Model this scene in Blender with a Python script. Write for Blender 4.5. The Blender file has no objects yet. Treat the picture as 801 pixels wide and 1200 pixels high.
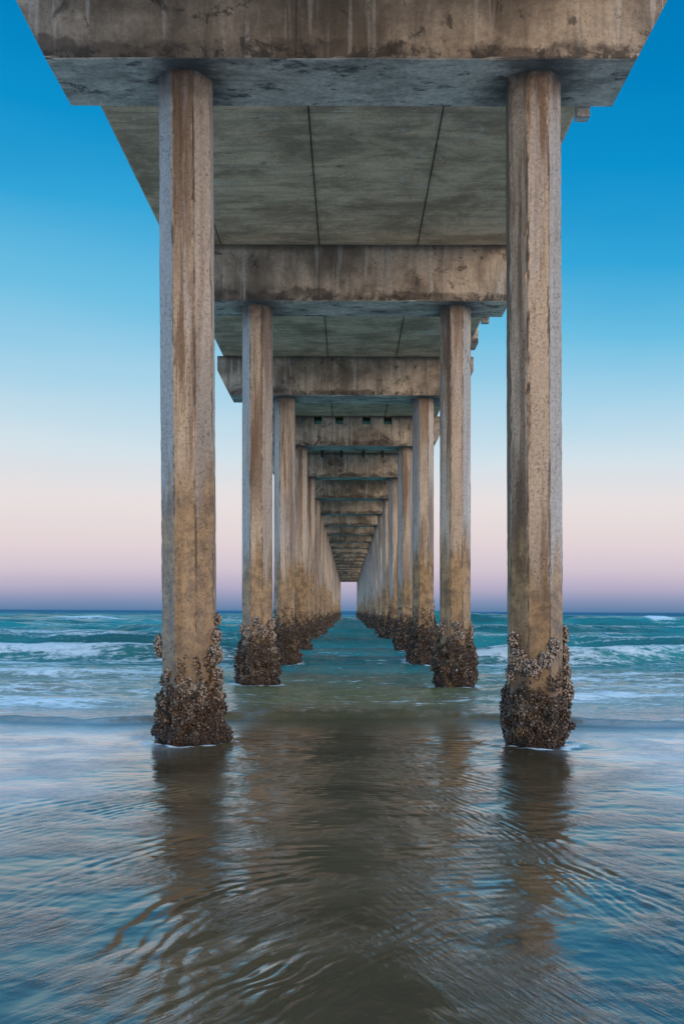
import bpy, bmesh, math, random
import numpy as np
from mathutils import Vector, noise as mnoise

random.seed(7); rng = np.random.default_rng(11)
scene = bpy.context.scene
col = scene.collection

# ------------------------------------------------------------------ layout (metres)
F = 1264.0
CAM_H = 1.5
BENT0, STEP, NB = 12.2, 9.1, 24
XL, XR = -1.786, 2.114           # centre lines of the two rows of pilings
BEAM_Z = CAM_H + 5.967           # underside of the cap beams
BEAM_H = 1.08
BEAM_D = 1.12
SOFFIT = BEAM_Z + BEAM_H

# ------------------------------------------------------------------ helpers
def link(o, parent=None):
    col.objects.link(o)
    if parent: o.parent = parent
    return o

def mesh_obj(name, verts, faces, mat, parent=None, smooth=False):
    me = bpy.data.meshes.new(name)
    me.from_pydata([tuple(v) for v in verts], [], faces); me.update()
    if smooth: me.polygons.foreach_set('use_smooth', [True]*len(me.polygons))
    me.materials.append(mat)
    return link(bpy.data.objects.new(name, me), parent)

def bm_obj(name, bm, mat, parent=None, bevel=0, smooth=False):
    if bevel:
        bmesh.ops.bevel(bm, geom=[e for e in bm.edges], offset=bevel, segments=2, affect='EDGES', profile=.6)
    bmesh.ops.recalc_face_normals(bm, faces=bm.faces)
    me = bpy.data.meshes.new(name); bm.to_mesh(me); bm.free()
    if smooth: me.polygons.foreach_set('use_smooth', [True]*len(me.polygons))
    me.materials.append(mat)
    return link(bpy.data.objects.new(name, me), parent)

def quads_obj(name, V, Q, mat, parent=None, smooth=True, attrs=None):
    me = bpy.data.meshes.new(name)
    V = np.ascontiguousarray(V, dtype=np.float32); Q = np.ascontiguousarray(Q, dtype=np.int32)
    n, k = Q.shape
    me.vertices.add(len(V)); me.vertices.foreach_set('co', V.ravel())
    me.loops.add(n*k); me.loops.foreach_set('vertex_index', Q.ravel())
    me.polygons.add(n); me.polygons.foreach_set('loop_start', np.arange(0, n*k, k, dtype=np.int32))
    me.polygons.foreach_set('loop_total', np.full(n, k, dtype=np.int32))
    me.polygons.foreach_set('use_smooth', np.full(n, smooth))
    me.update(calc_edges=True); me.validate()
    for nm, arr in (attrs or {}).items():
        a = me.attributes.new(nm, 'FLOAT', 'POINT'); a.data.foreach_set('value', arr.astype(np.float32).ravel())
    me.materials.append(mat)
    return link(bpy.data.objects.new(name, me), parent)

# vectorised value noise -------------------------------------------------------
_perm = rng.random((512, 512)).astype(np.float32)
def vnoise(x, y):
    xi = np.floor(x).astype(np.int64); yi = np.floor(y).astype(np.int64)
    fx = x-xi; fy = y-yi
    fx = fx*fx*fx*(fx*(fx*6-15)+10); fy = fy*fy*fy*(fy*(fy*6-15)+10)
    a = _perm[xi & 511, yi & 511]; b = _perm[(xi+1) & 511, yi & 511]
    c = _perm[xi & 511, (yi+1) & 511]; d = _perm[(xi+1) & 511, (yi+1) & 511]
    return (a*(1-fx)+b*fx)*(1-fy)+(c*(1-fx)+d*fx)*fy
def fbm(x, y, o=3):
    s = 0; amp = .5; t = 0
    for k in range(o):
        s = s+amp*vnoise(x*2**k+17.3*k, y*2**k-9.1*k); t += amp; amp *= .5
    return s/t
def sstep(a, b, x):
    t = np.clip((x-a)/(b-a), 0, 1); return t*t*(3-2*t)

# ------------------------------------------------------------------ node helpers
class N:
    def __init__(s, name, world=False):
        if world:
            s.m = bpy.data.worlds.new(name)
        else:
            s.m = bpy.data.materials.new(name)
        s.m.use_nodes = True; s.t = s.m.node_tree; s.t.nodes.clear()
    def n(s, typ, **kw):
        nd = s.t.nodes.new(typ)
        for k, v in kw.items(): setattr(nd, k, v)
        return nd
    def put(s, sock, v):
        if isinstance(v, bpy.types.NodeSocket): s.t.links.new(v, sock)
        else:
            try: sock.default_value = v
            except Exception: sock.default_value = (*v, 1) if len(v) == 3 else v
    def math(s, op, a, b=0., c=None, clamp=False):
        nd = s.n('ShaderNodeMath', operation=op, use_clamp=clamp)
        s.put(nd.inputs[0], a); s.put(nd.inputs[1], b)
        if c is not None: s.put(nd.inputs[2], c)
        return nd.outputs[0]
    def mix(s, f, a, b, mode='MIX'):
        nd = s.n('ShaderNodeMix', data_type='RGBA', blend_type=mode)
        s.put(nd.inputs[0], f)
        s.put(nd.inputs[6], (*a, 1) if isinstance(a, tuple) else a)
        s.put(nd.inputs[7], (*b, 1) if isinstance(b, tuple) else b)
        return nd.outputs[2]
    def vmath(s, op, a, b):
        nd = s.n('ShaderNodeVectorMath', operation=op)
        s.put(nd.inputs[0], a); s.put(nd.inputs[1], b); return nd.outputs[0]
    def noise(s, vec, scale, detail=4, rough=.55, dist=0.):
        nd = s.n('ShaderNodeTexNoise')
        s.put(nd.inputs['Vector'], vec); s.put(nd.inputs['Scale'], scale); s.put(nd.inputs['Detail'], detail)
        s.put(nd.inputs['Roughness'], rough); s.put(nd.inputs['Distortion'], dist)
        return nd.outputs[0]
    def step(s, x, a, b, to0=0., to1=1.):
        nd = s.n('ShaderNodeMapRange', interpolation_type='SMOOTHSTEP')
        s.put(nd.inputs[0], x); s.put(nd.inputs[1], a); s.put(nd.inputs[2], b); s.put(nd.inputs[3], to0); s.put(nd.inputs[4], to1)
        return nd.outputs[0]
    def sep(s, v):
        nd = s.n('ShaderNodeSeparateXYZ'); s.put(nd.inputs[0], v); return nd.outputs
    def attr(s, name):
        return s.n('ShaderNodeAttribute', attribute_name=name).outputs['Fac']
    def bump(s, h, strength, dist, normal=None):
        nd = s.n('ShaderNodeBump'); s.put(nd.inputs['Height'], h); s.put(nd.inputs['Strength'], strength); s.put(nd.inputs['Distance'], dist)
        if normal is not None: s.put(nd.inputs['Normal'], normal)
        return nd.outputs[0]
    def out(s, base, rough, normal=None, **kw):
        p = s.n('ShaderNodeBsdfPrincipled'); o = s.n('ShaderNodeOutputMaterial')
        s.put(p.inputs['Base Color'], (*base, 1) if isinstance(base, tuple) else base); s.put(p.inputs['Roughness'], rough)
        if normal is not None: s.put(p.inputs['Normal'], normal)
        for k, v in kw.items(): s.put(p.inputs[k.replace('_', ' ')], v)
        s.t.links.new(p.outputs[0], o.inputs[0]); return s.m

def coords(g):
    tc = g.n('ShaderNodeTexCoord').outputs['Object']
    oi = g.n('ShaderNodeObjectInfo').outputs['Random']
    off = g.n('ShaderNodeCombineXYZ'); g.put(off.inputs[0], g.math('MULTIPLY', oi, 37.)); g.put(off.inputs[1], g.math('MULTIPLY', oi, 91.)); g.put(off.inputs[2], g.math('MULTIPLY', oi, 13.))
    p = g.vmath('ADD', tc, off.outputs[0])
    return tc, p, oi

# ------------------------------------------------------------------ concrete
def mat_beam():
    g = N('weathered_beam_concrete'); tc, p, oi = coords(g)
    x, y, z = g.sep(tc)[:3]
    nz = g.sep(g.n('ShaderNodeNewGeometry').outputs['Normal'])[2]
    broad = g.noise(p, .9, 5, .6, .3)
    c = g.mix(g.step(broad, .36, .64), (.21, .168, .125), (.64, .52, .395))
    ch = g.noise(g.vmath('MULTIPLY', p, (5., 5., .5)), 1., 5, .6)
    c = g.mix(g.step(ch, .42, .70, 0, .55), c, (.12, .095, .07))
    c = g.mix(g.step(g.noise(g.vmath('MULTIPLY', p, (9., 9., .55)), 1., 3, .5, .2), .56, .68, 0, .55), c, (.62, .58, .52))
    # grime that hangs over the lower edge, ragged upper outline
    edge = g.math('ADD', g.noise(g.vmath('MULTIPLY', p, (1., 0., 0.)), .8, 3), g.math('MULTIPLY', g.noise(p, 7., 4), .25))
    lim = g.math('MULTIPLY', g.math('SUBTRACT', edge, .42), .75)
    band = g.step(g.math('SUBTRACT', z, lim), -.02, .03, 1, 0)
    c = g.mix(g.math('MULTIPLY', band, g.step(g.noise(p, 1.1, 4), .40, .56, .15, .75)), c, (.10, .075, .058))
    lowk = g.math('MULTIPLY', g.step(g.math('ADD', z, g.math('MULTIPLY', g.noise(p, 5., 6, .7), .5)), .50, .30), g.step(g.noise(p, 4., 7, .75, .5), .46, .56))
    c = g.mix(g.math('MULTIPLY', lowk, .8), c, (.03, .026, .024))
    blot = g.step(g.noise(p, 2.6, 8, .75, .6), .56, .63)
    c = g.mix(g.math('MULTIPLY', blot, .72), c, (.035, .030, .026))
    # darker along the top, under the deck joint
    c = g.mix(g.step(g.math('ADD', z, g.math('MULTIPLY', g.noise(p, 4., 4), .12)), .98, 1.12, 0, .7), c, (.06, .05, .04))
    # formwork joint
    fj = g.math('ABSOLUTE', g.math('ADD', x, .59))
    c = g.mix(g.step(fj, .006, .016, .55, 0), c, (.05, .04, .035))
    # underside: paler, light bounced off the water put into the colour; black mould
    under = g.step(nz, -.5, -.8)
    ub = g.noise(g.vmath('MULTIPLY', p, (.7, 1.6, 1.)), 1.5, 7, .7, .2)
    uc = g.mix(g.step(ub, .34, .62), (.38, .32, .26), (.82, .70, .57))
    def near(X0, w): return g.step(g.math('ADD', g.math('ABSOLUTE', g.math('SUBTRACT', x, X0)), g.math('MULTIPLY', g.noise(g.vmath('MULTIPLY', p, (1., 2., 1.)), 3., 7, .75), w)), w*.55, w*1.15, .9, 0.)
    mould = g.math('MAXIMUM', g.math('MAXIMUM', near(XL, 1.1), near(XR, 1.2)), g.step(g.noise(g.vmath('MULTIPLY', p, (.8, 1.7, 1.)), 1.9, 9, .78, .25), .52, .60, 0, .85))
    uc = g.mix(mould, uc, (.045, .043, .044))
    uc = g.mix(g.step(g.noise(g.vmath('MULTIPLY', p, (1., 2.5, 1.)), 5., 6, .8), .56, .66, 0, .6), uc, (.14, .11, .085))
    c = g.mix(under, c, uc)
    pits = g.step(g.noise(p, 42., 3, .7), .60, .70)
    c = g.mix(g.math('MULTIPLY', pits, .55), c, (.05, .04, .032))
    fine = g.noise(p, 18., 6, .7)
    c = g.mix(g.step(fine, .35, .65, .30, 0), c, (.08, .065, .05))
    h = g.math('SUBTRACT', g.math('ADD', fine, g.math('MULTIPLY', g.noise(p, 3., 4), .8)), g.math('MULTIPLY', pits, .7))
    return g.out(c, g.step(fine, .3, .7, .75, .95), g.bump(h, .6, .02))

def mat_piling():
    g = N('weathered_piling_concrete'); tc, p, oi = coords(g)
    x, y, z = g.sep(tc)[:3]
    nrm = g.n('ShaderNodeTexCoord').outputs['Normal']
    # every facet of the octagon has weathered to its own tone
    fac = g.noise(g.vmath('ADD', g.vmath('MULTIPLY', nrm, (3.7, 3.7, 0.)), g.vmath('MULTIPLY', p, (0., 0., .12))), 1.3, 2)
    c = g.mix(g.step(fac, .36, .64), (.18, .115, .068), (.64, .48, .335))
    facet_light = g.math('MULTIPLY', g.attr('facet_light'), g.step(g.noise(g.vmath('MULTIPLY', p, (3., 3., .5)), 1., 4), .25, .5, .55, 1.))  # sky light on chosen facets, put into the colour as a grey tint
    c = g.mix(facet_light, c, (.43, .42, .405))
    keep = g.math('SUBTRACT', 1., g.math('MULTIPLY', facet_light, .8))
    st = g.noise(g.vmath('MULTIPLY', p, (7., 7., .38)), 1., 6, .65, .15)
    c = g.mix(g.math('MULTIPLY', keep, g.step(st, .46, .62, 0, .80)), c, (.16, .085, .042))
    st2 = g.noise(g.vmath('ADD', g.vmath('MULTIPLY', p, (5., 5., .30)), (9., 4., 2.)), 1., 5, .6, .1)
    c = g.mix(g.step(st2, .54, .66, 0, .55), c, (.56, .52, .48))
    # ochre tide zone, ragged top
    lim = g.math('ADD', g.math('MULTIPLY', g.noise(g.vmath('MULTIPLY', p, (6., 6., .5)), 1., 4), 2.6), g.math('MULTIPLY_ADD', oi, 1.3, .65))
    tide = g.step(g.math('SUBTRACT', z, lim), -.25, .45, 1, 0)
    tc_ = g.mix(g.step(g.noise(p, 5., 6, .7), .35, .65), (.14, .075, .028), (.44, .27, .115))
    c = g.mix(g.math('MULTIPLY', tide, g.math('MULTIPLY_ADD', g.math('FRACT', g.math('MULTIPLY', oi, 7.3)), .3, .62)), c, tc_)
    c = g.mix(g.step(z, 1.6, .7, 0, .5), c, (.13, .08, .030))
    # stains that follow the chipped corners
    ed = g.attr('corner')
    en = g.noise(g.vmath('MULTIPLY', p, (9., 9., 1.6)), 1., 5, .7)
    em = g.math('MULTIPLY', g.step(ed, .75, 1.), g.step(en, .48, .58))
    c = g.mix(g.math('MULTIPLY', em, .8), c, (.075, .052, .036))
    # dark stain under the cap
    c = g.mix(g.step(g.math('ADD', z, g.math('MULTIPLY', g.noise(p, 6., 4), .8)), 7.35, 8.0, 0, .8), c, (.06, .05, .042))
    pits = g.step(g.noise(p, 34., 5, .75), .55, .64)
    pm = g.math('MULTIPLY', pits, g.step(g.noise(p, 2.2, 3), .35, .6, .0, .6))
    c = g.mix(pm, c, (.06, .042, .03))
    wh = g.step(g.noise(g.vmath('ADD', p, (3., 3., 3.)), 55., 3, .7), .62, .70)
    c = g.mix(g.math('MULTIPLY', wh, .22), c, (.55, .50, .44))
    cr = g.step(g.noise(g.vmath('MULTIPLY', p, (4., 4., 1.2)), 1.5, 7, .75, .8), .595, .63)
    c = g.mix(g.math('MULTIPLY', cr, .35), c, (.05, .038, .03))
    fine = g.noise(p, 25., 6, .7)
    c = g.mix(g.step(fine, .35, .65, .28, 0), c, (.09, .065, .05))
    h = g.math('SUBTRACT', g.math('ADD', fine, g.math('MULTIPLY', st, .15)), g.math('MULTIPLY', pits, .4))
    return g.out(c, g.step(z, .5, 2.5, .55, .88), g.bump(h, .7, .016))

def mat_soffit():
    g = N('deck_soffit_concrete'); tc, p, oi = coords(g)
    x, y, z = g.sep(tc)[:3]
    c = g.mix(g.step(g.noise(g.vmath('MULTIPLY', p, (1., 1.5, 1.)), .8, 8, .72, .4), .34, .66), (.40, .25, .145), (.92, .61, .375))
    bd = g.noise(g.vmath('MULTIPLY', p, (.7, 6., 1.)), 1., 6, .7, .3)
    c = g.mix(g.step(bd, .44, .64, 0, .35), c, (.17, .135, .095))
    c = g.mix(g.step(g.noise(p, 2.2, 7, .7, 1.), .58, .68, 0, .6), c, (.68, .61, .50))
    c = g.mix(g.step(g.noise(g.vmath('MULTIPLY', p, (1., 3., 1.)), 2.4, 8, .75, .8), .60, .66, 0, .75), c, (.08, .075, .065))
    jt = g.math('ABSOLUTE', g.math('SUBTRACT', g.math('FRACT', g.math('MULTIPLY', y, 1/1.22)), .5))
    c = g.mix(g.math('MULTIPLY', g.step(jt, .012, .0), g.step(g.noise(p, 1.1, 3), .42, .6, 0, .55)), c, (.10, .075, .05))
    leak = g.math('MINIMUM', g.math('ABSOLUTE', g.math('ADD', x, .59)), g.math('ABSOLUTE', g.math('SUBTRACT', x, 1.30)))
    c = g.mix(g.math('MULTIPLY', g.step(g.math('ADD', leak, g.math('MULTIPLY', g.noise(p, 3., 5, .7), .35)), .26, .10), .6), c, (.17, .12, .08))
    fine = g.noise(p, 22., 5, .7)
    c = g.mix(g.step(fine, .35, .65, .25, 0), c, (.05, .045, .04))
    return g.out(c, .9, g.bump(g.math('ADD', fine, bd), .4, .012))

def mat_mussel():
    g = N('mussel_shells'); geo = g.n('ShaderNodeNewGeometry')
    r = geo.outputs['Random Per Island']; tc, p, oi = coords(g)
    z = g.sep(tc)[2]
    ramp = g.n('ShaderNodeValToRGB'); g.put(ramp.inputs[0], r)
    e = ramp.color_ramp.elements
    e[0].position = 0; e[0].color = (.016, .012, .011, 1); e[1].position = 1; e[1].color = (.46, .40, .33, 1)
    for pos, cc in ((.35, (.040, .022, .013, 1)), (.6, (.085, .052, .030, 1)), (.82, (.17, .11, .066, 1)), (.92, (.10, .058, .05, 1))):
        k = ramp.color_ramp.elements.new(pos); k.color = cc
    c = ramp.outputs[0]
    c = g.mix(g.step(g.noise(p, 9., 4), .52, .66, 0, .55), c, (.24, .20, .15))
    c = g.mix(g.step(g.math('ADD', z, g.math('MULTIPLY', g.noise(p, 3., 4), .3)), .48, .12, 0, .8), c, (.028, .014, .009))
    c = g.mix(g.step(g.noise(p, 2.7, 4), .60, .70, 0, .5), c, (.30, .17, .06))       # wet foot of the colony
    fine = g.noise(p, 90., 3)
    return g.out(c, g.step(z, .05, .5, .32, .62), g.bump(fine, .5, .006))

def mat_crust():
    g = N('barnacle_bed'); tc, p, oi = coords(g)
    c = g.mix(g.step(g.noise(p, 30., 5, .7), .4, .62), (.012, .009, .008), (.10, .07, .05))
    return g.out(c, .8, g.bump(g.noise(p, 45., 4), 1., .03))

def mat_clump():
    g = N('gooseneck_clump_shells'); geo = g.n('ShaderNodeNewGeometry')
    r = geo.outputs['Random Per Island']; tc, p, oi = coords(g)
    c = g.mix(g.step(r, .1, .95), (.045, .030, .022), (.44, .36, .29))
    return g.out(c, .6, g.bump(g.noise(p, 90., 3), .5, .005))

def mat_metal():
    g = N('galvanised_box_metal'); tc, p, oi = coords(g)
    c = g.mix(g.step(g.noise(p, 14., 5), .4, .65), (.62, .62, .60), (.40, .34, .28))
    return g.out(c, .6, None, Metallic=.3)
def mat_iron():
    g = N('rusted_hanger_iron'); tc, p, oi = coords(g)
    c = g.mix(g.step(g.noise(p, 20., 5), .4, .65), (.02, .017, .015), (.07, .035, .02))
    return g.out(c, .8)

def mat_sand():
    g = N('wet_sand'); tc = g.n('ShaderNodeTexCoord').outputs['Object']
    c = g.mix(g.noise(tc, .6, 6), (.16, .12, .08), (.24, .185, .13))
    return g.out(c, .7, g.bump(g.noise(tc, 8., 5), .4, .03))

# ------------------------------------------------------------------ water material
def mat_water():
    g = N('sea_water'); pos = g.n('ShaderNodeNewGeometry').outputs['Position']
    x, y, z = g.sep(pos)[:3]
    flat = g.vmath('MULTIPLY', pos, (1., 1., 0.))
    near = g.step(y, 15., 27., 1, 0)
    sandn = g.noise(flat, .45, 5, .6, .6)
    thin = g.mix(g.step(sandn, .35, .65), (.040, .029, .014), (.088, .062, .032))
    mid = (.125, .125, .052)
    deep = g.mix(g.step(g.noise(g.vmath('MULTIPLY', flat, (.2, .5, 1.)), .35, 4), .35, .65), (.001, .105, .110), (.004, .250, .265))
    deep = g.mix(g.step(y, 60., 500.), deep, (.002, .085, .16))
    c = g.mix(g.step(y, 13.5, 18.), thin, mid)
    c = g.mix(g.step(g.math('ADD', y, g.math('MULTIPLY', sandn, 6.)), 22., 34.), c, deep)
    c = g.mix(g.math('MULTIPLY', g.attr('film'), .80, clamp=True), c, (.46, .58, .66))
    foam_a = g.attr('foam')
    s1 = g.noise(g.vmath('MULTIPLY', flat, (.34, 2.2, 1.)), 1.0, 9, .74, .7)
    s2 = g.noise(g.vmath('MULTIPLY', flat, (3., 7., 1.)), 1.3, 6, .7, .5)
    fld = g.math('ADD', g.math('MULTIPLY', s1, .65), g.math('MULTIPLY', s2, .35))
    lo = g.math('SUBTRACT', .74, g.math('MULTIPLY', foam_a, .46))
    fm = g.step(fld, lo, g.math('ADD', lo, .13))
    fm = g.math('MULTIPLY', fm, g.step(foam_a, 0., .12))
    c = g.mix(g.math('MULTIPLY', fm, .93), c, g.mix(s2, (.42, .62, .74), (.86, .90, .92)))
    # fine wind ripple and silky swash wrinkles, crests turned outward on either side of the pier
    r1 = g.noise(g.vmath('MULTIPLY', flat, (2.2, 6., 1.)), 2.0, 5, .62, .6)
    def rotn(deg, sc, det):
        rot = g.n('ShaderNodeMapping'); g.put(rot.inputs[0], flat); rot.inputs['Rotation'].default_value = (0, 0, math.radians(-deg)); 
        sc2 = g.vmath('MULTIPLY', rot.outputs[0], sc)
        return g.noise(sc2, 1., det, .62, .6)
    left = rotn(56, (3.2, 24., 1.), 5); right = rotn(-68, (3.0, 24., 1.), 5)
    sd_ = g.step(g.math('ADD', x, g.math('MULTIPLY', g.noise(flat, .7, 3), 1.6)), .2, 1.6)
    mx = g.math('ADD', g.math('MULTIPLY', left, g.math('SUBTRACT', 1., sd_)), g.math('MULTIPLY', right, sd_))
    iso = g.noise(flat, 9., 5, .65, .5)
    wobble = g.step(g.noise(flat, 1.3, 3), .38, .68, .10, 1.1)
    hn = g.math('MULTIPLY', g.math('ADD', g.math('MULTIPLY', mx, .62), g.math('MULTIPLY', iso, .60)), wobble)
    fsel = g.step(y, 12., 16.)
    h = g.math('ADD', g.math('MULTIPLY', hn, g.math('SUBTRACT', 1., fsel)), g.math('MULTIPLY', g.math('ADD', r1, g.math('MULTIPLY', g.noise(g.vmath('MULTIPLY', flat, (5., 11., 1.)), 1.6, 5, .7, .8), .45)), fsel))
    bm1 = g.bump(h, g.step(y, 10., 40., .6, .9), g.step(y, 12., 40., .026, .22))
    bm2 = g.bump(fld, g.math('MULTIPLY', fm, .5), .05, bm1)
    rough = g.math('ADD', g.math('ADD', g.step(y, 4., 60., .05, .16), g.step(y, 100., 500., 0, .4)), g.math('MULTIPLY', fm, .5), clamp=True)
    return g.out(c, rough, bm2, IOR=g.step(y, 14., 24., 2.3, 1.42), Specular_IOR_Level=g.step(y, 60., 250., .5, .12))

M = dict(beam=mat_beam(), pile=mat_piling(), soffit=mat_soffit(), mussel=mat_mussel(), crust=mat_crust(),
         clump=mat_clump(), metal=mat_metal(), iron=mat_iron(), sand=mat_sand(), water=mat_water())

# ------------------------------------------------------------------ pier root
pier = bpy.data.objects.new('pier', None); col.objects.link(pier)
pier.location = (0, BENT0, 0)
pier['label'] = 'long weathered concrete pier on two rows of octagonal pilings running out over the sea'
pier['category'] = 'pier'

def part(o, x, y, z):
    o.location = (x, y-BENT0, z); return o

# ------------------------------------------------------------------ piling mesh
def make_piling(seed, lean, tones=None, rings=150, top=BEAM_Z+.004-0, W=.585):
    R = W/2; k = R*math.tan(math.pi/8)
    pts = []; cor = []; ton = []
    for s in range(8):                                  # flat face s, normal at s*45deg (one faces the camera)
        a = s*math.pi/4-math.pi/2
        nx, ny = math.cos(a), math.sin(a); tx, ty = -ny, nx
        for u, c in ((-.93, 1.), (-.78, .55), (-.4, 0), (0, 0), (.4, 0), (.78, .55), (.93, 1.)):
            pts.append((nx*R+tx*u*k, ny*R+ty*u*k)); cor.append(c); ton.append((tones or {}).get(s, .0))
    P = np.array(pts); C = np.array(cor); m = len(P)
    zs = np.linspace(-1.6, BEAM_Z+.002, rings)
    V = np.zeros((rings, m, 3)); 
    for i, z in enumerate(zs):
        th = np.arctan2(P[:, 1], P[:, 0])
        n1 = np.array([mnoise.noise((math.cos(t)*2+seed*7, math.sin(t)*2, z*2.2)) for t in th])
        n2 = np.array([mnoise.noise((p[0]*9+seed*3, p[1]*9, z*7)) for p in P])
        chip = np.clip(n2-.12, 0, 1)*.055*(C > .9)
        sc = 1+.0025*n1/R-chip*.6/R
        if z > BEAM_Z-.07: sc = sc*(1+.10*(z-(BEAM_Z-.07))/.07*(1+n1)*.6)   # mortar flare under the cap
        f = (z/BEAM_Z)
        V[i, :, 0] = P[:, 0]*sc+lean*f; V[i, :, 1] = P[:, 1]*sc; V[i, :, 2] = z
    V = V.reshape(-1, 3)
    Q = []
    for i in range(rings-1):
        for j in range(m):
            Q.append((i*m+j, i*m+(j+1) % m, (i+1)*m+(j+1) % m, (i+1)*m+j))
    return V, np.array(Q), {'corner': np.tile(C, rings), 'facet_light': np.tile(np.array(ton), rings)}

# ------------------------------------------------------------------ shell meshes
def shells(P, D, U, L, Wd, Th):
    """teardrop shells: P base, D long axis, U flat normal (unit arrays), per-shell sizes"""
    n = len(P); S = np.cross(D, U)
    ring = [(math.cos(a), math.sin(a)) for a in np.linspace(0, 2*math.pi, 6, endpoint=False)]
    prof = [(.12, .45), (.5, 1.), (.85, .72)]
    vs = [P.copy()]
    for t, r in prof:
        for ca, sa in ring:
            vs.append(P+D*(L*t)[:, None]+S*(ca*r*Wd)[:, None]+U*(sa*r*Th)[:, None])
    vs.append(P+D*L[:, None])
    k = len(vs)
    V = np.stack(vs, 1).reshape(-1, 3)
    f = []
    for j in range(6):
        f.append((0, 1+(j+1) % 6, 1+j))
        for q in range(2):
            a, b = 1+q*6+j, 1+q*6+(j+1) % 6
            f.append((a, b, b+6)); f.append((a, b+6, a+6))
        f.append((13+j, 13+(j+1) % 6, 19))
    f = np.array(f)
    T = (f[None]+(np.arange(n)*k)[:, None, None]).reshape(-1, 3)
    return V, T

def unit(a): return a/np.linalg.norm(a, axis=1, keepdims=True)

def shell_field(P, Nn, n, L0, R):
    D = unit(Nn*R.uniform(.1, .7, (n, 1))+R.normal(0, .55, (n, 3)))
    U = unit(np.cross(D, R.normal(0, 1, (n, 3))))
    L = L0*R.uniform(.5, 1.0, n)*np.where(R.random(n) > .8, 1.55, 1.15)
    return shells(P-Nn*(L*.32)[:, None], D, U, L, L*R.uniform(.34, .52, n), L*R.uniform(.22, .34, n))

def colony_radius(h, th, H, bul, low, seed):
    """how far the colony stands out from the piling centre"""
    prof = np.interp(h/H, [-.6, 0, .12, .35, .6, .85, 1.0, 1.25], [low, low, low+.02, bul, bul*.85, bul*.42, bul*.12, 0])
    n = np.array([mnoise.noise((math.cos(t)*1.7+seed*5, math.sin(t)*1.7, q*3.2)) for t, q in zip(np.atleast_1d(th), np.atleast_1d(h))])
    n2 = np.array([mnoise.noise((math.cos(t)*4.5+seed*9, math.sin(t)*4.5, q*9)) for t, q in zip(np.atleast_1d(th), np.atleast_1d(h))])
    w = .29/np.maximum(np.cos(((np.atleast_1d(th)+math.pi/8) % (math.pi/4))-math.pi/8), .9)
    return w+prof*(1+.8*n+1.1*n2)

def make_colony(seed, H, bul, low, cnt, L0):
    R = np.random.default_rng(seed)
    out = []
    hh = R.uniform(-.12, H*1.35, cnt*2); th = R.uniform(0, 2*math.pi, cnt*2)
    rag = 1.5*np.array([mnoise.noise((math.cos(t)*2.2+seed, math.sin(t)*2.2, 1.)) for t in th])
    dens = np.clip(1.15-np.clip((hh/(H*(1+.28*rag))-.78)/.42, 0, 2), 0, 1)
    patch = np.array([mnoise.noise((math.cos(t)*3+seed*2, math.sin(t)*3, q*6)) for t, q in zip(th, hh)])
    keep = (R.random(len(hh)) < dens) & ((hh < H*.72*(1+.3*rag)) | (patch > .02))
    hh = hh[keep][:cnt]; th = th[keep][:cnt]
    r = colony_radius(hh, th, H, bul, low, seed)
    Nn = np.stack([np.cos(th), np.sin(th), np.full(len(th), -.05)], 1)
    P = np.stack([np.cos(th)*r, np.sin(th)*r, hh], 1)
    V, T = shell_field(P, unit(Nn), len(P), L0, R)
    # bed the shells sit on
    a = np.linspace(0, 2*math.pi, 64, endpoint=False); z = np.linspace(-.6, H*1.02, 40)
    A, Z = np.meshgrid(a, z)
    rr = colony_radius(Z.ravel(), A.ravel(), H, bul, low, seed)-.012
    rag2 = np.array([mnoise.noise((math.cos(t)*2.2+seed, math.sin(t)*2.2, 1.)) for t in A.ravel()])
    rr = np.where(Z.ravel() > H*(.80+.28*rag2), .25, rr)
    VB = np.stack([np.cos(A.ravel())*rr, np.sin(A.ravel())*rr, Z.ravel()], 1)
    QB = [(i*64+j, i*64+(j+1) % 64, (i+1)*64+(j+1) % 64, (i+1)*64+j) for i in range(39) for j in range(64)]
    return V, T, VB, np.array(QB)

def add_colony(parent, seed, H, bul, low, cnt, L0):
    V, T, VB, QB = make_colony(seed, H, bul, low, cnt, L0)
    tri = np.concatenate([QB[:, [0, 1, 2]], QB[:, [0, 2, 3]]])
    nb = len(T)
    o = quads_obj('mussel_crust', np.concatenate([V, VB]), np.concatenate([T, tri+len(V)]), M['mussel'], parent, smooth=True)
    o.data.materials.append(M['crust'])
    mi = np.zeros(len(o.data.polygons), dtype=np.int32); mi[nb:] = 1
    o.data.polygons.foreach_set('material_index', mi)
    o['kind'] = 'stuff'
    return o

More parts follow.
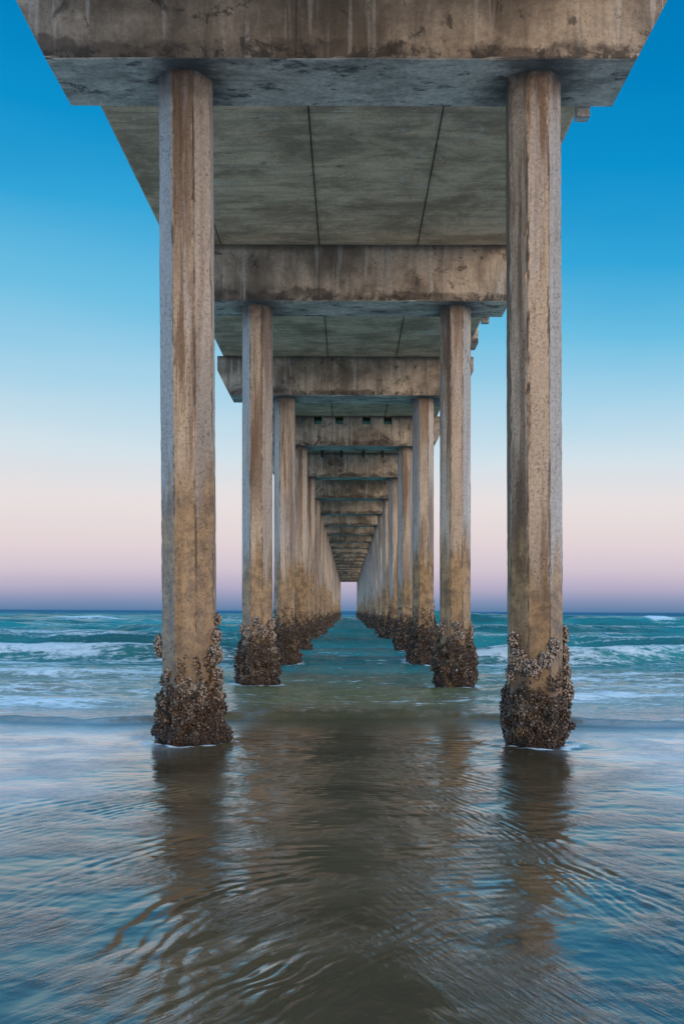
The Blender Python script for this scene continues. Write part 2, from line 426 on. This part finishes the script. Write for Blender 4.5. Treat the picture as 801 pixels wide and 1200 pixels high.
def add_clump(parent, blobs, L0=.032, seed=1, dens=900, label=None):
    """blobs: (x, y, z, rx, ry, rz) in the piling's own frame"""
    R = np.random.default_rng(seed); Ps = []; Ns = []
    core_v = []; core_f = []
    for (x, y, z, a, b, c) in blobs:
        n = max(30, int(dens*(a*c)/.01))
        d = unit(R.normal(0, 1, (n, 3)))
        j = 1+R.normal(0, .06, (n, 1))
        Ps.append(np.array([x, y, z])+d*np.array([a, b, c])*j*.86); Ns.append(unit(d/np.array([a, b, c])))
        bm = bmesh.new(); bmesh.ops.create_icosphere(bm, subdivisions=2, radius=.86)
        base = len(core_v)
        for v in bm.verts: core_v.append((x+v.co.x*a, y+v.co.y*b, z+v.co.z*c))
        bm.verts.index_update()
        for f in bm.faces: core_f.append([base+v.index for v in f.verts])
        bm.free()
    P = np.concatenate(Ps); Nn = np.concatenate(Ns)
    V, T = shell_field(P, Nn, len(P), L0, R)
    nb = len(T)
    o = quads_obj('mussel_clump', np.concatenate([V, np.array(core_v)]), np.concatenate([T, np.array(core_f)+len(V)]), M['clump'], parent)
    o.data.materials.append(M['crust'])
    mi = np.zeros(len(o.data.polygons), dtype=np.int32); mi[nb:] = 1
    o.data.polygons.foreach_set('material_index', mi)
    if label: o['label'] = label
    return o

# ------------------------------------------------------------------ cap beam mesh
def beam_profile(notches=()):
    top = BEAM_H
    pl = [(-3.30, 0), (3.08, 0), (3.43, .68), (3.43, top)]
    for nx in sorted(notches, reverse=True):
        pl += [(nx+.14, top), (nx+.14, top-.30), (nx-.14, top-.30), (nx-.14, top)]
    pl += [(-3.65, top), (-3.65, .68)]
    return pl
def make_beam(name, parent, notches=(), seed=0, fine=False):
    bm = bmesh.new(); d = BEAM_D/2
    pl = beam_profile(notches)
    f = bm.faces.new([bm.verts.new((x, -d, z)) for x, z in pl])
    r = bmesh.ops.extrude_face_region(bm, geom=[f])
    for v in r['geom']:
        if isinstance(v, bmesh.types.BMVert): v.co.y = d
    if fine:
        for xx in np.linspace(-3.6, 3.4, 90):
            bmesh.ops.bisect_plane(bm, geom=bm.verts[:]+bm.edges[:]+bm.faces[:], plane_co=(xx, 0, 0), plane_no=(1, 0, 0))
        for zz in (.022, .07, .3, .6, .9, 1.05):
            bmesh.ops.bisect_plane(bm, geom=bm.verts[:]+bm.edges[:]+bm.faces[:], plane_co=(0, 0, zz), plane_no=(0, 0, 1))
        for yy in (-d+.022, -d+.07, -.3, 0, .3, d-.07, d-.022):
            bmesh.ops.bisect_plane(bm, geom=bm.verts[:]+bm.edges[:]+bm.faces[:], plane_co=(0, yy, 0), plane_no=(0, 1, 0))
        for v in bm.verts:
            c = v.co.copy()
            q = mnoise.noise_vector((c.x*1.3+seed*5, c.y*2, c.z*2))*.006+mnoise.noise_vector((c.x*6+seed, c.y*6, c.z*6))*.003
            v.co += Vector((q.x if abs(c.x) > 3.5 else 0, q.y, q.z if c.z < .9 else 0))
            if c.z < .001 and abs(abs(c.y)-d) < .001:      # worn lower arris
                w = .010+.022*max(0, mnoise.noise((c.x*3.1+seed, c.y, 3)))
                v.co.z += w*.7; v.co.y -= math.copysign(w*.7, c.y)
        bmesh.ops.recalc_face_normals(bm, faces=bm.faces)
        return bm_obj(name, bm, M['beam'], parent)
    return bm_obj(name, bm, M['beam'], parent, bevel=.014)

# ------------------------------------------------------------------ junction box (behind the right end of each beam)
def make_box(parent):
    bm = bmesh.new()
    r = bmesh.ops.create_cube(bm, size=1)
    for v in r['verts']: v.co = Vector((v.co.x*.15, v.co.y*.16, v.co.z*.26))
    r = bmesh.ops.create_cube(bm, size=1)
    for v in r['verts']: v.co = Vector((v.co.x*.17, v.co.y*.18, v.co.z*.02+.13))
    r = bmesh.ops.create_cone(bm, segments=10, radius1=.025, radius2=.025, depth=.78, cap_ends=True)
    for v in r['verts']: v.co += Vector((0, 0, .53))
    return bm_obj('junction_box', bm, M['metal'], parent)

def box_bm(bm, x0, x1, y0, y1, z0, z1):
    r = bmesh.ops.create_cube(bm, size=1)
    for v in r['verts']:
        v.co = Vector((x0+(v.co.x+.5)*(x1-x0), y0+(v.co.y+.5)*(y1-y0), z0+(v.co.z+.5)*(z1-z0)))

# ------------------------------------------------------------------ deck: precast panels of each span
def deck_span(y0, y1):
    """one span of deck: the soffit planks with open joints, and the topping above"""
    L = y1-y0
    bm = bmesh.new()
    xs = [-3.48, -2.48, -.59, 1.30, 3.17]
    for i in range(4):
        a, b = xs[i]+(.008 if i else 0), xs[i+1]-(.008 if i < 3 else 0)
        if i == 3:
            cut = L*.5+.3
            box_bm(bm, a, b, .0, cut-.006, 0, .22); box_bm(bm, a, b, cut+.006, L, 0, .22)
        else:
            box_bm(bm, a, b, 0., L, 0, .22)
    bmesh.ops.bevel(bm, geom=[e for e in bm.edges], offset=.012, segments=1, affect='EDGES')
    box_bm(bm, -3.60, 3.28, -.0, L, .226, .44)
    return bm_obj('deck_span', bm, M['soffit'], pier)

span0 = None; kerb0 = None; block0 = None
first = -3
for i in range(first, NB):
    yb = BENT0+STEP*i
    ya = yb
    if span0 is None:
        span0 = deck_span(0, STEP-.004); s = span0
        bm = bmesh.new(); box_bm(bm, -.14, .14, 0, STEP-.004, 0, .30)
        kerb0 = bm_obj('deck_kerb', bm, M['beam'], pier, bevel=.012); ks = [kerb0, kerb0.copy()]; link(ks[1])
    else:
        s = span0.copy(); link(s); ks = [kerb0.copy(), kerb0.copy()]; link(ks[0]); link(ks[1])
    if i < NB-1 or True:
        part(s, 0, yb-STEP, SOFFIT+.003) if i > first else part(s, 0, yb-STEP, SOFFIT+.003)
        part(ks[0], -3.46, yb-STEP, SOFFIT+.447); part(ks[1], 3.14, yb-STEP, SOFFIT+.447)

# ------------------------------------------------------------------ bents
clumps = {
 (0, 'L'): [([(-.33, -.02, 1.10, .085, .10, .145)], 'round pale mussel clump on the left edge'),
            ([(.30, -.06, 1.40, .05, .06, .07), (.29, -.09, 1.21, .065, .08, .10), (.275, -.12, 1.00, .105, .10, .13), (.30, -.10, .76, .08, .09, .12), (.29, -.1, .56, .09, .1, .12)], 'strip of mussel clumps up the right edge'),
            ([(-.23, -.22, .80, .035, .03, .05)], None), ([(-.02, -.29, .62, .10, .05, .16), (.13, -.28, .58, .09, .05, .13)], None)],
 (0, 'R'): [([(-.27, -.17, 1.19, .07, .07, .09), (-.22, -.23, .97, .11, .07, .14), (-.08, -.29, .88, .11, .06, .10), (.06, -.29, .97, .10, .06, .10), (.15, -.27, 1.11, .085, .06, .10), (-.29, -.1, .8, .06, .08, .13)], 'horseshoe of pale mussels round the front faces'),
            ([(.325, .0, 1.24, .045, .07, .11), (.32, -.03, 1.02, .05, .07, .13), (.33, -.05, .80, .06, .08, .14), (.34, -.07, .60, .08, .08, .14)], 'strip of mussel clumps up the right edge')],
 (1, 'L'): [([(-.26, -.16, 1.12, .08, .08, .13), (-.13, -.27, 1.05, .12, .07, .12)], None), ([(.0, -.3, 1.28, .08, .05, .09), (.12, -.28, 1.1, .10, .06, .12)], None),
            ([(.27, -.13, 1.24, .09, .09, .12), (.27, -.13, .97, .11, .1, .14), (.28, -.12, .7, .12, .1, .14)], None)],
 (1, 'R'): [([(.0, -.29, 1.22, .08, .05, .09), (.04, -.29, 1.02, .10, .06, .11)], None), ([(-.26, -.15, 1.16, .08, .07, .12)], None), ([(.29, -.1, 1.1, .05, .08, .2)], None)],
}
pile_protos = {}; far_colony = None; mid_colony = None
beam_proto = None; box_proto = None
pile_far = None
for i in list(range(-3, -1))+list(range(NB)):
    yb = BENT0+STEP*i
    # beam
    if i in (0, 1, 2):
        b = make_beam('cap_beam', pier, seed=i+1, fine=True)
    elif i == 3:
        b = make_beam('cap_beam', pier, notches=(-1.12, -.35, .63, 1.40))
        b['label'] = 'cap beam with four square openings along its top edge'
    else:
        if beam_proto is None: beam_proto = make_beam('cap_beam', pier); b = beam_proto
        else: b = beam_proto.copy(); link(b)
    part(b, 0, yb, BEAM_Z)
    # block on the beam's right end, beside the deck, and the small box behind it
    if block0 is None:
        bm = bmesh.new(); box_bm(bm, 0, .26, -.4, .4, 0, .75); block0 = bm_obj('edge_block', bm, M['beam'], pier, bevel=.012); bl = block0
        box_proto = make_box(pier); jb = box_proto
    else:
        bl = block0.copy(); link(bl); jb = box_proto.copy(); link(jb)
    part(bl, 3.32, yb, SOFFIT+.41+.0)
    part(jb, 2.755, yb+BEAM_D/2+.083, BEAM_Z+.03)
    # pilings
    for side, X in (('L', XL), ('R', XR)):
        lean = (-.085 if side == 'L' else -.06) if i == 0 else -.03
        if i in (0, 1):
            V, Q, C = make_piling(i*2+(side == 'R')+1, lean, {7: 1., 1: .62, 6: .9, 2: .8} if side == 'L' else {7: .05, 1: 1., 0: .12, 2: .8})  # how much painted light each facet carries
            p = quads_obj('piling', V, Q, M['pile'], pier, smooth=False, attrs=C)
        else:
            if pile_far is None:
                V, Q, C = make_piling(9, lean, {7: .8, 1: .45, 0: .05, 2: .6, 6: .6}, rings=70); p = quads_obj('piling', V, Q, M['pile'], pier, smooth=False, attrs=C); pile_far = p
            else:
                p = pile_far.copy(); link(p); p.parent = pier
        dx = -lean*.1
        part(p, X+dx, yb, 0)
        if i == 0:
            p['label'] = 'nearest piling on the left, broad mussel skirt at its foot' if side == 'L' else 'nearest piling on the right, horseshoe of pale mussels above its skirt'
            add_colony(p, 3 if side == 'L' else 8, .80 if side == 'L' else .70, .080 if side == 'L' else .100, .075 if side == 'L' else .015, 10000, .028)
        elif i == 1:
            add_colony(p, 15 if side == 'L' else 21, 1.02, .115, .08, 7500, .034)
        elif i < 5:
            c = None
            if mid_colony is None: mid_colony = add_colony(p, 31, 1.38, .12, .10, 3800, .046); c = mid_colony
            else: c = mid_colony.copy(); link(c, p); c.rotation_euler = (0, 0, random.random()*6.28); c.scale = (1, 1, random.uniform(.9, 1.08))
        else:
            if far_colony is None: far_colony = add_colony(p, 41, 1.38, .13, .10, 1500, .075); c = far_colony
            else: c = far_colony.copy(); link(c, p); c.rotation_euler = (0, 0, random.random()*6.28); c.scale = (1, 1, random.uniform(.85, 1.1))
        for q, (bl_, lab) in enumerate(clumps.get((i, side), [])):
            add_clump(p, bl_, .028 if i == 0 else .036, seed=q+i*5+50, dens=700, label=lab)
# hangers in the fourth and fifth bays
bm = bmesh.new(); box_bm(bm, -.035, .035, -.5, .5, -.05, 0); box_bm(bm, -.05, .05, -.56, -.46, -.33, 0); box_bm(bm, -.05, .05, -.57, -.45, -.36, -.32)
h0 = bm_obj('pipe_hanger', bm, M['iron'], pier)
for k, xx in enumerate((-1.16, -.32, .63, 1.46)):
    h = h0 if k == 0 else h0.copy()
    if k: link(h)
    part(h, xx, BENT0+STEP*4-BEAM_D/2-.62, SOFFIT+.0)
for o in bpy.data.objects:
    if o.parent is None and o is not pier and o.name.split('.')[0] in ('deck_span', 'deck_kerb', 'cap_beam', 'edge_block', 'junction_box', 'pipe_hanger', 'piling'):
        o.parent = pier

# ------------------------------------------------------------------ sea
rows = [-40, -20, -8, -3, -1., 0.5]
y = 1.5
while y < 420: 
    rows.append(y); y *= 1.0036
while y < 9000:
    rows.append(y); y *= 1.05
ys = np.array(rows)
u = np.linspace(-1, 1, 1001)
k = 7.2
xs = np.sinh(u*k)/np.sinh(k)*4000*1.0
# keep the middle dense: blend a linear part
xs = u*6.0+np.sign(u)*np.abs(u)**9*60+np.sign(u)*np.abs(u)**40*6000
X, Y = np.meshgrid(xs, ys)
H = np.zeros_like(X); FO = np.zeros_like(X)
CX = (XL+XR)/2
pier_m = np.exp(-((X-CX)/3.4)**4)                       # 1 beneath the pier

def wave(y0, A, wf, wb, bend=.8, xs_=None, seed=0, foam=0., fw=1.5, fb=4., pa=.45):
    global H, FO
    c = y0+bend*(vnoise(X/9.+seed*3.3, np.zeros_like(X)+seed)-.5)*2+.25*bend*(vnoise(X/2.3+seed, np.zeros_like(X)+seed*2)-.5)*2
    d = Y-c
    a = A*(.7+.6*vnoise(X/14.+seed*1.7, np.zeros_like(X)+seed*5))
    e = np.ones_like(X)
    if xs_ is not None:
        x0, x1, s = xs_; e = sstep(x0-s, x0+s, X)*(1-sstep(x1-s, x1+s, X))
    g_ = np.where(d < 0, np.exp(-(d/wf)**2), np.exp(-(d/wb)**2))
    H = H+a*e*g_*(1-pa*pier_m)
    if foam:
        f = np.where(d < 0, np.exp(-(d/fw)**2), np.exp(-(d/fb)**2))
        FO = FO+foam*e*f*(1-.85*pier_m)
# swash bore
bend = -1.1*np.exp(-((X-CX)/2.4)**2)
dd = Y-(14.3-bend+.5*(vnoise(X/1.7, X*0+3)-.5)+.16*(vnoise(X/.55, X*0+9)-.5))
g0 = np.where(dd < 0, np.exp(-(dd/.14)**2), np.exp(-(dd/1.6)**2))
H += (.070+.05*pier_m*fbm(X/.8, X*0+1, 2))*g0*(.75+.5*fbm(X/.25, Y/.25, 2))
FO += .75*np.exp(-((dd-.15)/.30)**2)*2.6*fbm(X/.6, Y/.2+5, 3)**2.2*(1-.92*pier_m)
wave(17.2, .09, .4, 1.0, 1.2, seed=2, foam=.15, fw=.5, fb=1., pa=.8)
wave(19.6, .12, .5, 1.4, 1.4, seed=3, pa=.85)
wave(24.2, .15, .6, 1.6, 1.0, seed=4, foam=.15, fw=.5, fb=2., pa=.7)
wave(31.2, .48, .55, 2.6, .9, seed=5, foam=.20, fw=.7, fb=1.2, pa=.72)         # breaker
wave(37.5, .18, .8, 2.6, 1.2, seed=6, foam=.16, fw=.8, fb=3)
wave(46., .45, 1.0, 3.4, 1.5, seed=7, foam=.24, fw=.9, fb=4)
wave(58., .42, 1.5, 4., 2., seed=8, foam=.2, fw=1., fb=4)
wave(72., .62, 2., 5., 2.5, (4, 400, 2), seed=9, foam=.3, fw=1.2, fb=2)
wave(74., .5, 2., 5., 3, (-400, 4, 2), seed=10, foam=.2, fw=1.4, fb=3)
wave(100., 1.22, 2.6, 6., 1.2, (5, 2000, 4), seed=11)                    # green wall about to break
wave(100., .10, .8, 1.6, .5, (27.3, 30.2, .8), seed=12, foam=.7, fw=2.2, fb=2.5)
wave(118., .75, 3., 7., 2, (-34, -24, 3), seed=13, foam=.5, fw=2.5, fb=3)
wave(108., .55, 3., 7., 2, (-2000, 3, 6), seed=14, foam=.22, fw=2, fb=5)
for j in range(9):
    wave(138.+j*31, .50, 4., 9., 5., seed=20+j)
# scattered foam
zone = sstep(14.6, 16., Y)*(1-sstep(150, 420, Y))
FO += zone*(.56-.30*sstep(28, 50, Y))*(1-.28*pier_m)*(.75+.5*fbm(X/3., Y/2., 3))
FO += sstep(30, 34, Y)*zone*.05
# wind chop
ch = sstep(14.8, 19, Y)
H += ch*(.13*(fbm(X/1.4, Y/.6, 4)-.5)+.07*(fbm(X/.45+7, Y/.22, 3)-.5))
H += .10*np.clip(FO-.45, 0, 1)*(fbm(X/.35, Y/.3, 3)-.3)*ch
H += sstep(26, 60, Y)*.42*(fbm(X/3.5+3, Y/1.6, 4)-.5)
# swash: slow undulation + ripple trains turned by the pilings
sw = 1-sstep(13.2, 14.5, Y)
H += sw*.014*(fbm(X/.9, Y/.55, 3)-.5)
def train(x0, y0, ang, lam, sx, sy, A, curve=0., warp=.25, seed=0):
    """a packet of ripples: crests run along direction ang, packet half length sx, half width sy"""
    global H
    ca, sa = math.cos(ang), math.sin(ang)
    U = (X-x0)*ca+(Y-y0)*sa; Wv = -(X-x0)*sa+(Y-y0)*ca
    Wv = Wv+curve*U*U+warp*lam*3*(fbm(X/.55+seed, Y/.4+seed, 2)-.5)
    env = np.exp(-(U/sx)**2-(Wv/sy)**2)*(.35+.95*vnoise(X/.30+seed*2, Y/.22))
    L = lam*(1+.25*np.clip(Wv/sy, -1, 1))
    ph = 2*math.pi*Wv/L
    H = H+sw*A*env*(np.sin(ph)+.35*np.sin(2*ph+.6))
R_ = math.radians
train(1.15, 7.2, R_(-77), .070, 2.3, .22, .0030, curve=.03, warp=.5, seed=1)   # long train sweeping to the lower right
train(1.75, 5.6, R_(-70), .085, 1.6, .30, .0018, curve=.03, seed=3)
train(.9, 9.8, R_(-60), .10, 1.4, .35, .0032, curve=.05, seed=2)
train(-2.2, 8.2, R_(58), .13, 1.6, .55, .0026, curve=.04, seed=4)
train(-1.45, 8.7, R_(52), .10, 1.0, .40, .0030, curve=.10, seed=5)
train(-1.25, 6.6, R_(60), .10, 1.1, .30, .0026, curve=.12, warp=.5, seed=15)
train(-.85, 5.3, R_(72), .12, .8, .30, .0032, curve=.22, warp=.3, seed=6)
train(-.75, 4.9, R_(66), .30, 1.0, .50, .0070, curve=.2, warp=.25, seed=26)
train(1.5, 6.3, R_(-72), .22, 2.2, .5, .0030, curve=.03, warp=.3, seed=27)
train(-.5, 4.5, R_(58), .11, .8, .34, .0026, curve=.20, warp=.8, seed=7)
train(.0, 4.9, R_(50), .10, .8, .40, .0022, curve=.20, warp=.6, seed=17)
train(-.4, 9.6, R_(-12), .14, 1.3, 1.6, .0032, curve=-.05, seed=9)
train(.2, 11.6, R_(4), .17, 1.7, 1.3, .0060, curve=.10, seed=10)
train(.3, 6.6, R_(14), .15, 1.3, 1.1, .0020, curve=.06, seed=11)
cen = np.exp(-((X-CX)/2.6)**2)
H += sw*(.0045+.0035*cen)*(fbm(X/.17+.9*Y, Y/.085+.5*X, 2)-.5)*(.25+1.1*vnoise(X/1.1, Y/.8))*sstep(3, 8, Y)
H += sw*.0016*(fbm(X/.09, Y/.06, 2)-.5)
FILM = sw*sstep(1.9, 3.0, np.abs(X-CX)+.9*(fbm(X/.8, Y/1.1, 3)-.5))*(.30+.70*sstep(5, 12.5, Y))*(.55+.9*(fbm(X/2.2+.5*Y, Y/.8, 4)-.2))
FILM = np.clip(FILM, 0, 1)+.55*(1-sw)*(1-pier_m)*(1-sstep(18, 30, Y))*fbm(X/2., Y/.5, 4)
# thin boils of foam at the feet of the near pilings
for bi in range(9):
    for cx in (XL, XR):
        yb = BENT0+STEP*bi
        r = np.hypot(X-cx, Y-yb); th = np.arctan2(Y-yb, X-cx)
        lim = (.46 if bi == 0 else .40)+.10*vnoise(th*2.5+cx+bi, X*0+bi)
        FO += (.62 if bi == 0 else .45)*np.exp(-((r-lim)/(.10 if bi == 0 else .14))**2)*(.35+vnoise(X/.12, Y/.12))
        if bi == 0:
            H += sw*.022*np.exp(-((r-lim)/.10)**2)*(.3+vnoise(X/.15, Y/.15))
            tail = np.exp(-((X-cx-.25*np.sign(cx)-.35*(Y-yb+.3))/.5)**2-((Y-yb+.5)/.35)**2)
            FO += .34*tail*vnoise(X/.25, Y/.25)
FO += .30*sw*sstep(1.8, 3.0, np.abs(X-CX))*sstep(8.5, 12.8, Y)*(.6+.8*fbm(X/1.2, Y/.6, 3))
H *= 1-sstep(500, 900, Y)
ny, nx = X.shape
V = np.stack([X, Y, H], -1).reshape(-1, 3)
I = np.arange(ny*nx).reshape(ny, nx)
Q = np.stack([I[:-1, :-1], I[:-1, 1:], I[1:, 1:], I[1:, :-1]], -1).reshape(-1, 4)
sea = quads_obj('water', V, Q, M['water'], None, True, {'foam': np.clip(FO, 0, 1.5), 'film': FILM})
sea['kind'] = 'structure'; sea['label'] = 'sea water with breaking waves and a thin rippled swash in front'

sd = mesh_obj('sand', [(-6100, -200, -.9), (6100, -200, -.9), (6100, 60, -4), (-6100, 60, -4), (6100, 9000, -8), (-6100, 9000, -8), (-6100, -40.5, -.02), (6100, -40.5, -.02)],
              [(0, 1, 7, 6), (6, 7, 2, 3), (3, 2, 4, 5)], M['sand'])
sd.data.vertices[0].co.z = 1.2; sd.data.vertices[1].co.z = 1.2
sd['kind'] = 'structure'; sd['label'] = 'wet sand bed under the shallow water'

# ------------------------------------------------------------------ sky
g = N('World', world=True); scene.world = g.m
d = g.n('ShaderNodeTexCoord').outputs['Generated']
dx, dy, dz = g.sep(d)[:3]
hl = g.math('SQRT', g.math('ADD', g.math('MULTIPLY', dx, dx), g.math('ADD', g.math('MULTIPLY', dy, dy), 1e-5)))
az = g.math('DIVIDE', dy, hl)
wz = g.n('ShaderNodeTexNoise'); g.put(wz.inputs['Vector'], g.vmath('MULTIPLY', d, (1.5, 1.5, 7.))); wz.inputs['Scale'].default_value = 1.6; wz.inputs['Detail'].default_value = 3
dzw = g.math('ADD', dz, g.math('MULTIPLY', g.math('SUBTRACT', wz.outputs[0], .5), g.step(dz, .0, .35, .012, .07)))
dzw = g.math('ADD', dzw, g.math('MULTIPLY', dx, g.step(dz, .05, .4, 0., .10)))
def lin(c): return tuple(((v/255)/12.92 if v/255 <= .04045 else ((v/255+.055)/1.055)**2.4) for v in c)
def ramp(stops, fac):
    r = g.n('ShaderNodeValToRGB'); g.put(r.inputs[0], fac); el = r.color_ramp.elements
    el[0].position = stops[0][0]; el[0].color = (*stops[0][1], 1); el[1].position = stops[-1][0]; el[1].color = (*stops[-1][1], 1)
    for p_, c_ in stops[1:-1]: e = el.new(p_); e.color = (*c_, 1)
    return r.outputs[0]
def el_(ypx): return math.sin(math.atan((716-ypx)/F))
front = ramp([(0, lin((96, 128, 166))), (el_(706), lin((132, 146, 180))), (el_(690), lin((180, 172, 197))), (el_(668), lin((211, 197, 209))), (el_(635), lin((227, 213, 215))),
              (el_(590), lin((232, 224, 224))), (el_(530), lin((208, 225, 234))), (el_(460), lin((165, 210, 233))), (el_(380), lin((108, 190, 226))), (el_(290), lin((52, 165, 216))),
              (el_(180), lin((12, 144, 204))), (el_(60), lin((0, 128, 190))), (.53, lin((0, 116, 178))), (.66, (.30, .68, 1.05)), (1., (.55, .95, 1.5))], dzw)
side = ramp([(0, (.50, .60, .90)), (.10, (.80, 1.05, 1.5)), (.3, (.9, 1.5, 2.2)), (.6, (.5, 1.15, 1.9)), (1., (.55, .95, 1.5))], dz)
back = ramp([(0, (1.5, .95, .62)), (.08, (1.6, 1.15, .85)), (.22, (1.3, 1.1, .95)), (.45, (.7, 1.0, 1.4)), (1., (.55, .95, 1.5))], dz)
skyc = g.mix(g.step(az, .90, .25), front, side)
skyc = g.mix(g.step(g.math('ADD', az, g.math('MULTIPLY', dx, -.35)), -.45, -.95), skyc, back)
bg = g.n('ShaderNodeBackground'); g.put(bg.inputs[0], skyc); bg.inputs[1].default_value = 1.0
g.t.links.new(bg.outputs[0], g.n('ShaderNodeOutputWorld').inputs[0])

sun = bpy.data.lights.new('sun', 'SUN'); sun.energy = 1.5; sun.angle = math.radians(25); sun.color = (1., .76, .55)
so = bpy.data.objects.new('sun', sun); col.objects.link(so)
dirv = Vector((-.62, .80, -.20))                      # low glow from behind the camera's right shoulder
so.rotation_euler = dirv.to_track_quat('-Z', 'Y').to_euler()

# ------------------------------------------------------------------ camera
cam = bpy.data.cameras.new('camera'); co = bpy.data.objects.new('camera', cam); col.objects.link(co)
cam.sensor_fit = 'HORIZONTAL'; cam.sensor_width = 24; cam.lens = 24*F/801
cam.shift_y = 116/801; cam.clip_end = 20000; cam.clip_start = .05
co.location = (0, 0, CAM_H)
yaw = math.radians(.32); roll = math.radians(.28)
from mathutils import Matrix
co.matrix_world = Matrix.Translation((0, 0, CAM_H)) @ Matrix.Rotation(yaw, 4, 'Z') @ Matrix.Rotation(math.pi/2, 4, 'X') @ Matrix.Rotation(roll, 4, 'Z')
scene.camera = co
scene.render.engine = 'CYCLES'
scene.view_settings.view_transform = 'Standard'; scene.view_settings.look = 'None'
scene.view_settings.exposure = 0; scene.view_settings.gamma = 1
